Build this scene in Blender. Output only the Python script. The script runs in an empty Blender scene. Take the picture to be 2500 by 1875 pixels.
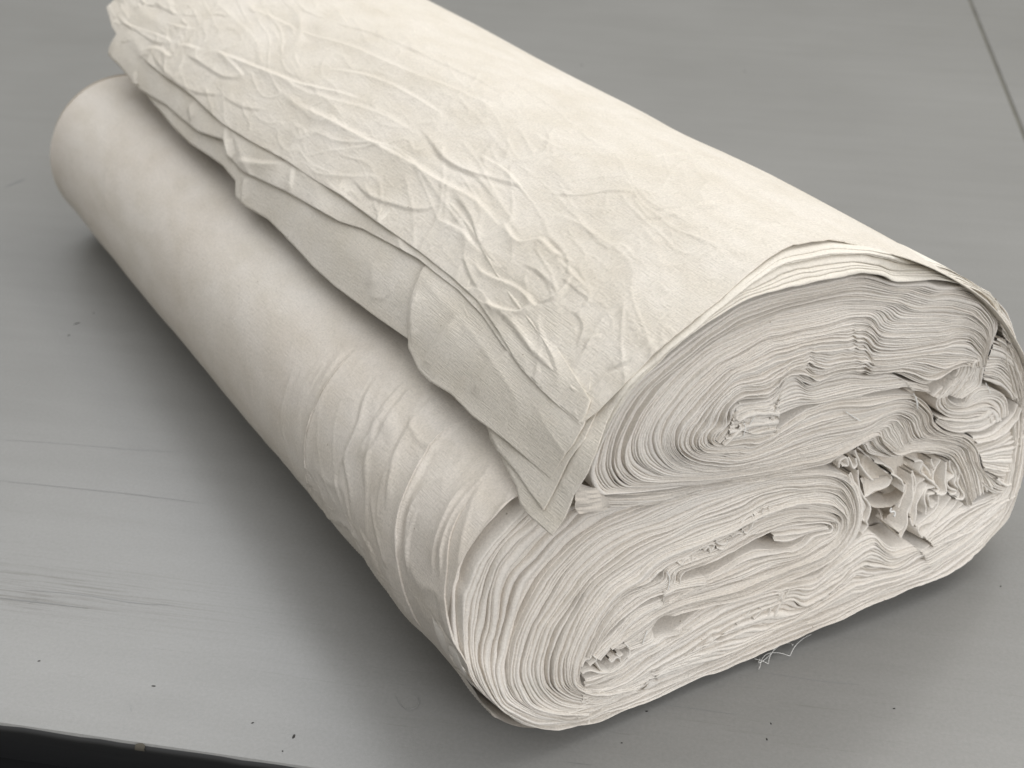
import bpy, math, random
import numpy as np
from mathutils import Matrix, Vector
rng = np.random.RandomState(7); random.seed(7)
scene = bpy.context.scene
COL = scene.collection
S = 0.6                                   # model unit -> metres (camera stands 0.6 m above the table top)

# ------------------------------------------------------------------ camera
F_PX = 3413.; CX, CY = 1250., 937.5
HY, VX = -2068., -2437.
pitch = math.atan2(-HY, F_PX); az = math.atan2(-VX, math.hypot(F_PX, HY))
cp, sp = math.cos(pitch), math.sin(pitch)
cam_d = bpy.data.cameras.new('camera'); cam = bpy.data.objects.new('camera', cam_d); COL.objects.link(cam)
cam_d.sensor_width = 36.; cam_d.lens = 36. * F_PX / 2500.; cam_d.clip_start = 0.02; cam_d.clip_end = 60
cam.location = (0, 0, 1.0 * S); cam.rotation_euler = (math.pi / 2 - pitch, 0, 0)
cam_d.dof.use_dof = True; cam_d.dof.focus_distance = 0.80; cam_d.dof.aperture_fstop = 11.0
scene.camera = cam

# ------------------------------------------------------------------ light (indoors: lamps only)
w = bpy.data.worlds.new('World'); scene.world = w; w.use_nodes = True
bg = w.node_tree.nodes['Background']; bg.inputs[1].default_value = 0.86
# plain room: light ceiling, dimmer walls towards the horizon, dark floor
wt = w.node_tree.nodes.new('ShaderNodeTexCoord'); wsx = w.node_tree.nodes.new('ShaderNodeSeparateXYZ'); wm = w.node_tree.nodes.new('ShaderNodeMapRange'); wm.inputs[1].default_value = -1
wr = w.node_tree.nodes.new('ShaderNodeValToRGB'); w.node_tree.links.new(wt.outputs['Generated'], wsx.inputs[0]); w.node_tree.links.new(wsx.outputs[2], wm.inputs[0]); w.node_tree.links.new(wm.outputs[0], wr.inputs[0]); w.node_tree.links.new(wr.outputs[0], bg.inputs[0])
we = wr.color_ramp.elements; we[0].position = 0; we[0].color = (.16, .15, .14, 1); we[1].position = 1; we[1].color = (.95, .97, 1.0, 1)
for wp, wc in ((.50, (.15, .14, .11)), (.61, (.16, .15, .12)), (.68, (.33, .325, .30)), (.77, (.95, .95, .94)), (.88, (1.15, 1.15, 1.15))):
    k_ = we.new(wp); k_.color = (*wc, 1)
def area(name, loc, target, sx, sy, power, color):
    l = bpy.data.lights.new(name, 'AREA'); l.shape = 'RECTANGLE'; l.size = sx; l.size_y = sy; l.energy = power; l.color = color
    o = bpy.data.objects.new(name, l); COL.objects.link(o); o.location = loc
    o.rotation_euler = (Vector(target) - Vector(loc)).to_track_quat('-Z', 'Y').to_euler(); return o
area('ceiling_light', (1.25, 1.55, 1.95), (0.15, 0.8, 0.1), 1.6, 1.0, 22, (1.0, 0.97, 0.915))
area('ceiling_light', (-0.85, 2.45, 1.85), (-0.1, 0.9, 0.0), 1.5, 1.0, 15, (0.97, 0.985, 1.0))
area('front_fill_light', (1.5, -1.6, 1.5), (0.15, 0.8, 0.1), 1.6, 1.2, 47, (0.95, 0.965, 1.0))  # unseen fill lamp, added on the camera side to brighten the roll's end
scene.view_settings.view_transform = 'Standard'; scene.view_settings.look = 'None'
scene.view_settings.exposure = 0.0; scene.view_settings.gamma = 1.0
scene.cycles.max_bounces = 8; scene.cycles.diffuse_bounces = 5

# ------------------------------------------------------------------ frame of the bale
EV = np.array([-math.sin(az), math.cos(az), 0.]); EU = np.array([math.cos(az), math.sin(az), 0.]); EZ = np.array([0, 0, 1.])
CAM = np.array([0, 0, 1.])
def ray(px, py):
    x = (px - CX) / F_PX; y = -(py - CY) / F_PX
    return np.array([x, cp + y * sp, -sp + y * cp])
def ground(px, py, z=0.):
    d = ray(px, py); return CAM + (z - 1.) / d[2] * d
O = ground(1330, 1780)
def bale(u, v, z):                        # bale coordinates -> world metres
    return (O[None] + np.asarray(u)[..., None] * EU + np.asarray(v)[..., None] * EV + np.asarray(z)[..., None] * EZ).reshape(-1, 3) * S
ZT = {'A': (1400, 800, .2411), 'B': (1800, 600, .2411), 'C': (2100, 700, .19286), 'D': (2000, 950, .2411), 'E': (1900, 1200, .2411),
      'F': (1200, 1400, .2411), 'G': (1600, 1150, .2411), 'H': (1100, 1150, .2411), 'J': (500, 500, .5425), 'K': (100, 0, .5425), 'L': (1300, 0, .5425)}
def P(s):                                 # traced outline points: drawing sheets A..L with their own origin and scale
    out = []
    for t in s.split():
        if t[0] in ZT:
            a, b = t[1:].split(','); z = ZT[t[0]]; out.append((z[0] + float(a) * z[2], z[1] + float(b) * z[2]))
        else:
            a, b = t.split(','); out.append((float(a), float(b)))
    return out
def sstep(x): x = np.clip(x, 0, 1); return x * x * (3 - 2 * x)
def vface(u, z):                          # the end of the bundle: bulges forward near the table
    return -0.030 * sstep(1 - z / 0.22) - 0.022 * sstep((u - .15) / .35) * sstep(1 - z / 0.2)
def face(px, py, v0=0.):                  # traced point -> (u, z, v) on the end of the bundle, set back by v0
    d = ray(px, py); v = v0
    for _ in range(12):
        t = (v - (CAM - O) @ EV) / (d @ EV); Pn = CAM + t * d - O
        u, z = Pn @ EU, Pn[2]; v = 0.5 * v + 0.5 * (vface(u, z) + v0)
    t = (v - (CAM - O) @ EV) / (d @ EV); Pn = CAM + t * d - O
    return (Pn @ EU, max(Pn[2], 0.001), v)

def spline(pts, n):                       # Catmull-Rom through pts, n samples per span (last point included)
    p = np.asarray(pts, float); m = len(p)
    q = np.vstack([2 * p[0] - p[1], p, 2 * p[-1] - p[-2]])
    out = []
    for i in range(m - 1):
        a, b, c, d = q[i], q[i + 1], q[i + 2], q[i + 3]
        for k in range(n):
            t = k / n
            out.append(.5 * ((2 * b) + (c - a) * t + (2 * a - 5 * b + 4 * c - d) * t * t + (3 * b - a - 3 * c + d) * t ** 3))
    out.append(p[-1]); return np.array(out)
def resample(p, n, wts=None):
    p = np.asarray(p, float); L = np.r_[0, np.cumsum(np.linalg.norm(np.diff(p[:, :2], axis=0), axis=1))]
    x = np.linspace(0, L[-1], n); return np.stack([np.interp(x, L, p[:, k]) for k in range(p.shape[1])], 1)
class Noise:
    def __init__(s, seed): s.g = np.random.RandomState(seed).rand(64, 64) * 2 - 1
    def __call__(s, x, y):
        x, y = np.broadcast_arrays(np.asarray(x, float), np.asarray(y, float))
        i = np.floor(x).astype(int); j = np.floor(y).astype(int); fx = x - i; fy = y - j
        fx = fx * fx * fx * (fx * (fx * 6 - 15) + 10); fy = fy * fy * fy * (fy * (fy * 6 - 15) + 10); g = s.g
        a = g[i % 64, j % 64]; b = g[(i + 1) % 64, j % 64]; c = g[i % 64, (j + 1) % 64]; d = g[(i + 1) % 64, (j + 1) % 64]
        return (a * (1 - fx) + b * fx) * (1 - fy) + (c * (1 - fx) + d * fx) * fy
N1, N2, N3, N4, N5 = [Noise(k) for k in (11, 22, 33, 44, 55)]

# ------------------------------------------------------------------ materials
def mat(name):
    m = bpy.data.materials.new(name); m.use_nodes = True; nt = m.node_tree
    return m, nt, nt.nodes['Principled BSDF'], nt.nodes, nt.links
def ramp(nodes, stops):
    r = nodes.new('ShaderNodeValToRGB'); e = r.color_ramp.elements
    e[0].position, e[0].color = stops[0][0], (*stops[0][1], 1); e[1].position, e[1].color = stops[-1][0], (*stops[-1][1], 1)
    for p, c in stops[1:-1]:
        k = e.new(p); k.color = (*c, 1)
    return r
def cloth(name, c1, c2, bump=0.5, knit=0.0, island=0.0):
    m, nt, b, N, L = mat(name)
    tc = N.new('ShaderNodeTexCoord')
    n1 = N.new('ShaderNodeTexNoise'); n1.inputs['Scale'].default_value = 9; n1.inputs['Detail'].default_value = 6; L.new(tc.outputs['Object'], n1.inputs['Vector'])
    r = ramp(N, [(0.32, c1), (0.68, c2)]); L.new(n1.outputs[0], r.inputs[0])
    n2 = N.new('ShaderNodeTexNoise'); n2.inputs['Scale'].default_value = 700; n2.inputs['Detail'].default_value = 3; n2.inputs['Roughness'].default_value = .7; L.new(tc.outputs['Object'], n2.inputs['Vector'])
    r2 = ramp(N, [(0.28, (.86, .86, .855)), (0.72, (1.06, 1.055, 1.05))]); L.new(n2.outputs[0], r2.inputs[0])
    mx = N.new('ShaderNodeMix'); mx.data_type = 'RGBA'; mx.blend_type = 'MULTIPLY'; mx.inputs[0].default_value = 1
    L.new(r.outputs[0], mx.inputs[6]); L.new(r2.outputs[0], mx.inputs[7]); col = mx.outputs[2]
    if island:
        oi = N.new('ShaderNodeObjectInfo'); r3 = ramp(N, [(0, (1 - island, 1 - island * 1.05, 1 - island * 1.2)), (1, (1.0, 1.0, 1.0))]); L.new(oi.outputs['Random'], r3.inputs[0])
        m2 = N.new('ShaderNodeMix'); m2.data_type = 'RGBA'; m2.blend_type = 'MULTIPLY'; m2.inputs[0].default_value = 1
        L.new(col, m2.inputs[6]); L.new(r3.outputs[0], m2.inputs[7]); col = m2.outputs[2]
    # tiny seed specks of unbleached cotton
    v = N.new('ShaderNodeTexVoronoi'); v.inputs['Scale'].default_value = 42; L.new(tc.outputs['Object'], v.inputs['Vector'])
    lt = N.new('ShaderNodeMath'); lt.operation = 'LESS_THAN'; lt.inputs[1].default_value = 0.026; L.new(v.outputs['Distance'], lt.inputs[0])
    ms = N.new('ShaderNodeMix'); ms.data_type = 'RGBA'; ms.inputs[7].default_value = (.33, .27, .2, 1)
    mf = N.new('ShaderNodeMath'); mf.operation = 'MULTIPLY'; mf.inputs[1].default_value = .7; L.new(lt.outputs[0], mf.inputs[0])
    L.new(mf.outputs[0], ms.inputs[0]); L.new(col, ms.inputs[6]); L.new(ms.outputs[2], b.inputs['Base Color'])
    b.inputs['Roughness'].default_value = 0.95; b.inputs['Specular IOR Level'].default_value = .12
    b.inputs['Sheen Weight'].default_value = 0.12; b.inputs['Sheen Roughness'].default_value = .6
    h = n2.outputs[0]
    if knit:                                                       # weft and warp threads along the cloth's own coordinates
        uv = N.new('ShaderNodeUVMap'); acc = n2.outputs[0]
        for sc_, st in (((46, 900, 1), .8), ((900, 60, 1), .55)):
            mp = N.new('ShaderNodeMapping'); mp.inputs['Scale'].default_value = sc_; L.new(uv.outputs[0], mp.inputs[0])
            nw = N.new('ShaderNodeTexNoise'); nw.inputs['Scale'].default_value = 1.; nw.inputs['Detail'].default_value = 2; L.new(mp.outputs[0], nw.inputs['Vector'])
            ma = N.new('ShaderNodeMath'); ma.operation = 'MULTIPLY_ADD'; ma.inputs[1].default_value = st * 2.6; L.new(nw.outputs[0], ma.inputs[0]); L.new(acc, ma.inputs[2]); acc = ma.outputs[0]
        h = acc; rw_ = ramp(N, [(.9, (.93, .93, .925)), (1.0, (1.0, 1.0, 1.0))])
        mn = N.new('ShaderNodeMapRange'); mn.inputs[1].default_value = 1.0; mn.inputs[2].default_value = 3.2; L.new(acc, mn.inputs[0]); rw_.color_ramp.elements[0].position = .25; rw_.color_ramp.elements[1].position = .6; L.new(mn.outputs[0], rw_.inputs[0])
        # thin cloth: blotches where it clings or lifts, drawn out along the length
        mp = N.new('ShaderNodeMapping'); mp.inputs['Scale'].default_value = (30, 13, 1); L.new(uv.outputs[0], mp.inputs[0])
        nb = N.new('ShaderNodeTexNoise'); nb.inputs['Scale'].default_value = 1.; nb.inputs['Detail'].default_value = 5; L.new(mp.outputs[0], nb.inputs['Vector'])
        rb_ = ramp(N, [(.34, (.93, .92, .895)), (.62, (1, 1, 1))]); L.new(nb.outputs[0], rb_.inputs[0])
        m3 = N.new('ShaderNodeMix'); m3.data_type = 'RGBA'; m3.blend_type = 'MULTIPLY'; m3.inputs[0].default_value = 1
        L.new(ms.outputs[2], m3.inputs[6]); L.new(rb_.outputs[0], m3.inputs[7]); m6 = N.new('ShaderNodeMix'); m6.data_type = 'RGBA'; m6.blend_type = 'MULTIPLY'; m6.inputs[0].default_value = 1; L.new(m3.outputs[2], m6.inputs[6]); L.new(rw_.outputs[0], m6.inputs[7]); L.new(m6.outputs[2], b.inputs['Base Color'])
    bp = N.new('ShaderNodeBump'); bp.inputs['Strength'].default_value = bump; bp.inputs['Distance'].default_value = .0011
    L.new(h, bp.inputs['Height']); L.new(bp.outputs[0], b.inputs['Normal'])
    return m
M_LAYER = cloth('cream_cloth_edge', (.79, .735, .665), (.835, .792, .735), .5, island=.06)
M_SHEET = cloth('cream_cloth_sheet', (.74, .686, .602), (.80, .748, .672), .45, knit=1)
M_WRAP = cloth('cream_cloth_wrap', (.70, .64, .57), (.745, .695, .63), .35, knit=1)
M_SHEET_E = cloth('cream_cloth_outer_edge', (.745, .695, .61), (.80, .755, .675), .4)
M_THREAD = cloth('white_thread', (.84, .83, .80), (.88, .87, .84), .2)

# ------------------------------------------------------------------ mesh helpers
def make(name, verts, faces, material, parent=None, smooth=True, label=None, kind=None, uv=None):
    me = bpy.data.meshes.new(name); verts = np.asarray(verts, dtype=np.float32)
    faces = np.asarray(faces, dtype=np.int32)
    me.vertices.add(len(verts)); me.vertices.foreach_set('co', verts.ravel())
    k = faces.shape[1]; me.loops.add(faces.size); me.loops.foreach_set('vertex_index', faces.ravel())
    me.polygons.add(len(faces)); me.polygons.foreach_set('loop_start', np.arange(0, faces.size, k, dtype=np.int32))
    me.polygons.foreach_set('use_smooth', np.full(len(faces), smooth))
    if uv is not None:
        ul = me.uv_layers.new(name='UVMap'); ul.data.foreach_set('uv', np.asarray(uv, dtype=np.float32)[faces.ravel()].ravel())
    me.update(calc_edges=True); me.validate(); me.materials.append(material)
    o = bpy.data.objects.new(name, me); COL.objects.link(o)
    if parent is not None: o.parent = parent; o.matrix_parent_inverse = Matrix.Translation(parent.location).inverted()
    if label: o['label'] = label
    if kind: o['kind'] = kind
    return o
def grid_faces(nr, nc, closed=False):
    r = np.arange(nr - 1)[:, None]; c = np.arange(nc if closed else nc - 1)[None]; c2 = (c + 1) % nc
    return np.stack([(r * nc + c).ravel(), (r * nc + c2 + 0 * r).ravel(), ((r + 1) * nc + c2).ravel(), ((r + 1) * nc + c + 0 * r).ravel()], 1)
def tube(name, pts, rad, material, parent=None, n=6):
    p = np.asarray(pts, float); t = np.gradient(p, axis=0); t /= np.linalg.norm(t, axis=1)[:, None] + 1e-9
    up = np.array([.2, .3, .93]); a = np.cross(t, up); a /= np.linalg.norm(a, axis=1)[:, None] + 1e-9; b = np.cross(t, a)
    r = np.broadcast_to(np.asarray(rad, float), (len(p),)); th = np.linspace(0, 2 * math.pi, n, endpoint=False)
    V = p[:, None] + r[:, None, None] * (np.cos(th)[None, :, None] * a[:, None] + np.sin(th)[None, :, None] * b[:, None])
    return make(name, V.reshape(-1, 3), grid_faces(len(p), n, True), material, parent)

roll = bpy.data.objects.new('fabric_roll', None); COL.objects.link(roll)
roll.location = tuple(((O + .28 * EU + .7 * EV) * S)); roll.location.z = 0
roll['label'] = 'thick cream cotton fabric roll with two lobes and crumpled loose end, lying on grey table'
roll['category'] = 'fabric roll'
bpy.context.view_layer.update()

# ------------------------------------------------------------------ big surfaces of the bundle
BL = 1.385                                                    # length of the bundle
# profile: start right bottom of the upper lobe, over the top, down the left side, over the lower lobe
D_PTS = [(.652, .08), (.648, .15), (.622, .215), (.580, .272), (.535, .322), (.486, .362), (.43, .396), (.365, .419), (.30, .431), (.24, .430), (.18, .413), (.12, .388), (.07, .355), (.035, .322), (.010, .281),
         (-.012, .253), (-.034, .2345), (-.056, .211), (-.0755, .18), (-.0845, .14)]
D_C = resample(spline(D_PTS, 14), 700)
D_L = np.r_[0, np.cumsum(np.linalg.norm(np.diff(D_C, axis=0), axis=1))]
th = np.radians(np.arange(62, 281, 6.))
W_PTS = [(.22, .262), (.13, .266)] + [(.046 + .13 * math.cos(a), .13 + .13 * math.sin(a)) for a in th] + [(.12, .001), (.3, .001), (.50, .002), (.585, .018), (.635, .06), (.655, .11)]
W_C = resample(spline(W_PTS, 6), 700)
W_L = np.r_[0, np.cumsum(np.linalg.norm(np.diff(W_C, axis=0), axis=1))]
def prof(C_, L_, s):
    p = np.stack([np.interp(s, L_, C_[:, 0]), np.interp(s, L_, C_[:, 1])], -1)
    e = 1e-3; q = np.stack([np.interp(s + e, L_, C_[:, 0]), np.interp(s + e, L_, C_[:, 1])], -1); r = np.stack([np.interp(s - e, L_, C_[:, 0]), np.interp(s - e, L_, C_[:, 1])], -1)
    t = q - r; t /= np.linalg.norm(t, axis=-1, keepdims=True) + 1e-12
    return p, t
def hit(px, py, C_, L_, out):                                  # traced point -> (s, v) on a long surface; out=+1/-1 outward side
    d = ray(px, py); c = CAM - O
    cu, cz, cv = c @ EU, c[2], c @ EV; du, dz, dv = d @ EU, d[2], d @ EV
    # signed distance of profile points from the 2-D view line
    nx, nz = -dz, du; f = (C_[:, 0] - cu) * nx + (C_[:, 1] - cz) * nz
    idx = np.where(f[:-1] * f[1:] <= 0)[0]; best = None
    for i in idx:
        a = f[i] / (f[i] - f[i + 1] + 1e-15); pu = C_[i] + a * (C_[i + 1] - C_[i])
        t = (pu[0] - cu) / du if abs(du) > abs(dz) else (pu[1] - cz) / dz
        if best is None or t < best[0]: best = (t, L_[i] + a * (L_[i + 1] - L_[i]), cv + t * dv)
    if best is None:
        i = int(np.argmin(np.abs(f))); t = (C_[i, 1] - cz) / dz; best = (t, L_[i], cv + t * dv)
    return best[1], best[2]
_t = np.gradient(D_C, axis=0); _t /= np.linalg.norm(_t, axis=1)[:, None]; D_O = D_C + .007 * np.stack([_t[:, 1], -_t[:, 0]], 1)
if D_O[350, 1] < D_C[350, 1]: D_O = 2 * D_C - D_O
def hitD(pts): return np.array([hit(x, y, D_O, D_L, 1) for x, y in pts])
def hitW(pts): return np.array([hit(x, y, W_C, W_L, -1) for x, y in pts])

def crease_field(s, v, creases):                               # sum of soft ridges with a trough beside them
    h = np.zeros_like(s)
    for pts, A, wd in creases:
        p = spline(pts, 4) if len(pts) > 2 else np.asarray(pts, float)
        n = len(p); L = np.r_[0, np.cumsum(np.linalg.norm(np.diff(p, axis=0), axis=1))]
        lo = p.min(0) - wd * 5; hi = p.max(0) + wd * 5
        m = (s > lo[0]) & (s < hi[0]) & (v > lo[1]) & (v < hi[1])
        if not m.any(): continue
        q = np.stack([s[m], v[m]], 1); bd = np.full(len(q), 1e9); bs = np.zeros(len(q)); bl = np.zeros(len(q))
        for i in range(n - 1):
            a, b = p[i], p[i + 1]; ab = b - a; l2 = ab @ ab + 1e-12
            t = np.clip((q - a) @ ab / l2, 0, 1); dd = q - a - t[:, None] * ab; d = np.sqrt((dd ** 2).sum(1))
            k = d < bd; bd[k] = d[k]; bs[k] = np.sign(ab[0] * dd[k, 1] - ab[1] * dd[k, 0]); bl[k] = (L[i] + t[k] * (L[i + 1] - L[i])) / L[-1]
        sd = bd * bs; tap = sstep(bl / .22) * sstep((1 - bl) / .22)
        sgn = 1. if (len(pts) + int(abs(pts[0][1]) * 1e4)) % 3 else -1.; sq = sd * sgn; wl = np.where(sq > 0, .55 * wd, 1.9 * wd)      # a crease: steep one side, easing off on the other
        h[m] += A * tap * (1.15 * np.exp(-(np.sqrt(sq ** 2 + (.22 * wd) ** 2) - .22 * wd) / wl) - .35 * np.exp(-((sq - 1.5 * wd) / (1.2 * wd)) ** 2))
    return h
def ridged(n, x, y): return 1 - 2 * np.abs(n(x, y))

def sharp(n, x, y, p=3.): return np.clip(1 - np.abs(n(x, y)) * 2.2, 0, 1) ** p

def surf(C_, L_, s, v, h, sign):                              # points on the long surface at height h (model units)
    p, t = prof(C_, L_, s); nu, nz = sign * t[..., 1], -sign * t[..., 0]
    return bale(p[..., 0] + nu * h, v, np.maximum(p[..., 1] + nz * h, .0012))

# --- lower wrap -----------------------------------------------------------
edgeW = hitW(P('1262,1775 1215,1745 1172,1700 1135,1650 1112,1600 1100,1548 H20,1340 H100,1000 H250,720 H500,460 H690,280'))
WCR = [('J730,620 J600,760 J520,900 J475,1030 J470,1180 J490,1300 J530,1380', .0034, .0060), ('J800,760 J730,880 J700,1000 J650,1110 J640,1160 J665,1300 J680,1450', .0030, .0050),
       ('J980,800 J880,900 J800,1040 J730,1180 J740,1300', .0026, .0050), ('J1190,950 J1080,1030 J1000,1150 J940,1280 J900,1400 J890,1640', .0044, .0065),
       ('J930,790 J830,900 J745,1040', .0022, .004), ('J1060,850 J960,960 J880,1100 J850,1250 J840,1400', .0026, .005), ('J1280,1230 J1170,1290 J1090,1420 J1040,1560 J1030,1700', .0034, .0055),
       ('J1330,1200 J1240,1260 J1130,1400 J1080,1540 J1070,1700', .0026, .0045), ('J480,1280 J560,1400 J650,1450 J760,1600', .0020, .005), ('J420,700 J370,850 J350,1000 J390,1130', .0014, .004),
       ('J560,700 J500,800 J440,900', .0014, .004), ('J680,640 J610,700 J540,820', .0022, .0045), ('J1420,1310 J1320,1400 J1230,1520 J1170,1640', .0028, .005), ('J650,1110 J600,1230 J640,1380', .0016, .004),
       ('J700,1450 J780,1560 J840,1720', .002, .005), ('J760,1300 J790,1450 J850,1640', .0022, .005), ('J640,640 J560,760 J500,920', .0012, .003), ('J870,880 J790,980 J690,1150', .0022, .0035), ('J900,1060 J840,1180 J800,1330 J810,1480', .0018, .004),
       ('K440,600 K340,680 K290,780 K280,880 K300,1000', .0010, .0045), ('J980,1350 J930,1500 J930,1700', .0018, .004), ('K1560,1560 K1440,1640 K1390,1720', .0012, .003)]
wcr = [(hitW(P(a)), b, c) for a, b, c in WCR]
ns, nv = 420, 640
sW = np.linspace(0, W_L[-1], ns); k = np.argsort(edgeW[:, 0])
smax = edgeW[:, 0].max()
vF = np.interp(sW, edgeW[k, 0], edgeW[k, 1])
vF = np.where(sW > smax, edgeW[k, 1][-1] * (1 - sstep((sW - smax) / .05)) + (-.03) * sstep((sW - smax) / .05), vF)
vF = np.maximum(vF, -.003); b = np.linspace(0, 1, nv) ** 1.5
SS = np.repeat(sW[:, None], nv, 1); VV = vF[:, None] + (BL - vF[:, None]) * b[None]
WRAP_VF = (sW, vF)
H = .72 * crease_field(SS, VV, [(a, b_, c_ * .55) for a, b_, c_ in wcr]) + .0022 * N1(SS * 6, VV * 3) + .0006 * N4(SS * 13, VV * 11) + .0007 * sharp(N5, SS * 9 + 3, VV * 30 + SS * 22 + N2(SS * 5, VV * 5), 3.) * sstep((.75 - VV) / .4) + .0007 * N2(SS * 26, VV * 9) * sstep((.7 - VV) / .5)
H += 0.0020 * sharp(N3, SS * 7 + VV * 5 + N5(SS * 9, VV * 9), VV * 22 + SS * 14, 2.5) * sstep((.45 - VV) / .25) + .003 * N4(SS * 5, VV * 12) * sstep((.5 - VV) / .25)
H = np.where(VV - vF[:, None] < .06, np.maximum(H, -.0004), H)
H -= .03 * np.clip((VV - (BL - .045)) / .045, 0, 1) ** 2.2       # rounded far rim
wrap = make('lower_wrap', surf(W_C, W_L, SS, VV, H, 1), grid_faces(ns, nv), M_WRAP, roll, uv=np.stack([SS, VV], -1).reshape(-1, 2))

# further turns of the wrap that end a little way back from the end: low steps running round the roll
def wrap_turn(edge_px, lift, reach, seed):
    e = hitW(P(edge_px)); k_ = np.argsort(e[:, 0]); s_ = np.linspace(e[:, 0].min(), e[:, 0].max(), 150); n_ = Noise(seed)
    vf = np.interp(s_, e[k_, 0], e[k_, 1]) + .0012 * n_(s_ * 60, 1.); bb = np.linspace(0, 1, 60) ** 1.3
    S2 = np.repeat(s_[:, None], 60, 1); V2 = vf[:, None] + reach * bb[None]
    # height of the wrap underneath, looked up on its own grid
    ii = np.interp(S2, sW, np.arange(ns)); i0 = np.clip(ii.astype(int), 0, ns - 2); vfr = np.interp(S2, sW, vF); jj = np.clip((V2 - vfr) / (BL - vfr), 0, 1) ** (1 / 1.5) * (nv - 1); j0 = np.clip(jj.astype(int), 0, nv - 2)
    fi, fj = ii - i0, jj - j0; h_ = (H[i0, j0] * (1 - fi) + H[i0 + 1, j0] * fi) * (1 - fj) + (H[i0, j0 + 1] * (1 - fi) + H[i0 + 1, j0 + 1] * fi) * fj
    side = sstep((S2 - s_[0]) / .05) * sstep((s_[-1] - S2) / .03); h_ = h_ + (lift + .0012) * side * (1 - sstep(bb[None] * 1.05)) - .0012 + .0005 * sharp(n_, S2 * 8, V2 * 60 + S2 * 9) * side
    V = surf(W_C, W_L, np.c_[S2[:, :1], S2], np.c_[V2[:, :1] + .0002, V2], np.c_[h_[:, :1] - .0022, h_], 1)
    make('wrap_turn', V, grid_faces(150, 61), M_WRAP, roll, uv=np.stack([np.c_[S2[:, :1], S2], np.c_[V2[:, :1], V2]], -1).reshape(-1, 2))
wrap_turn('J1190,950 J1080,1030 J1000,1150 J940,1280 J900,1400 J890,1640 J930,1800 J1010,1960', .0017, .16, 91)
wrap_turn('H420,90 H250,250 H100,480 H20,700 H-10,960 H-25,1200 H0,1450 H60,1700 H150,1950', .0015, .05, 92)
wrap_turn('J730,620 J600,760 J520,900 J475,1030 J470,1180 J490,1300 J540,1420', .0013, .12, 93)

# --- top sheet and flaps --------------------------------------------------
def blend(fr, fa, lf, ed, na, nb, pow_=1.5):
    """patch in (s, v): fr front a:0..1, fa far, lf side at a=0 over b, ed hanging edge at a=1 over b"""
    fr = resample(fr, na); fa = resample(fa, na); bb = np.linspace(0, 1, nb) ** pow_
    def at(c):
        c = resample(c, 400); x = np.linspace(0, 1, 400); return np.stack([np.interp(bb, x, c[:, i]) for i in (0, 1)], 1)
    lf = at(lf); ed = at(ed); a = np.linspace(0, 1, na)[:, None, None]; b_ = bb[None, :, None]
    Q = (1 - b_) * fr[:, None] + b_ * fa[:, None] + (1 - a) * lf[None] + a * ed[None]
    Q = Q - ((1 - a) * (1 - b_) * fr[0] + a * (1 - b_) * fr[-1] + (1 - a) * b_ * fa[0] + a * b_ * fa[-1])
    return Q[..., 0], Q[..., 1]
def sheet(name, s, v, h, material, thick=.0012, label=None):
    nr, nc = s.shape
    Vt = surf(D_C, D_L, s, v, h, SD); f = grid_faces(nr, nc); n = nr * nc
    ring = np.r_[np.arange(nc), np.arange(1, nr) * nc + nc - 1, (nr - 1) * nc + np.arange(nc - 2, -1, -1), np.arange(nr - 2, 0, -1) * nc]
    rs, rv, rh = s.ravel()[ring], v.ravel()[ring], h.ravel()[ring]; cs, cv = s.mean(), v.mean(); m = len(ring)
    ds, dv = cs - rs, cv - rv; q = np.sqrt(ds ** 2 + dv ** 2) + 1e-9; ds /= q; dv /= q
    V1 = surf(D_C, D_L, rs - ds * .0002, rv - dv * .0002, rh - thick * .55, SD); V2 = surf(D_C, D_L, rs, rv, rh - thick, SD); V3 = surf(D_C, D_L, rs + ds * .02, rv + dv * .02, rh - thick, SD)
    i0 = np.arange(m); i1 = (i0 + 1) % m; F_ = [f]
    for a, b_ in ((ring, n + i0), (n + i0, n + m + i0), (n + m + i0, n + 2 * m + i0)): F_.append(np.stack([a, b_, np.roll(b_, -1), np.roll(a, -1)], 1))
    uv = np.vstack([np.stack([s, v], -1).reshape(-1, 2)] + [np.stack([rs, rv], 1)] * 3)
    return make(name, np.vstack([Vt, V1, V2, V3]), np.vstack(F_), material, roll, label=label, uv=uv)
SD = 1
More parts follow.
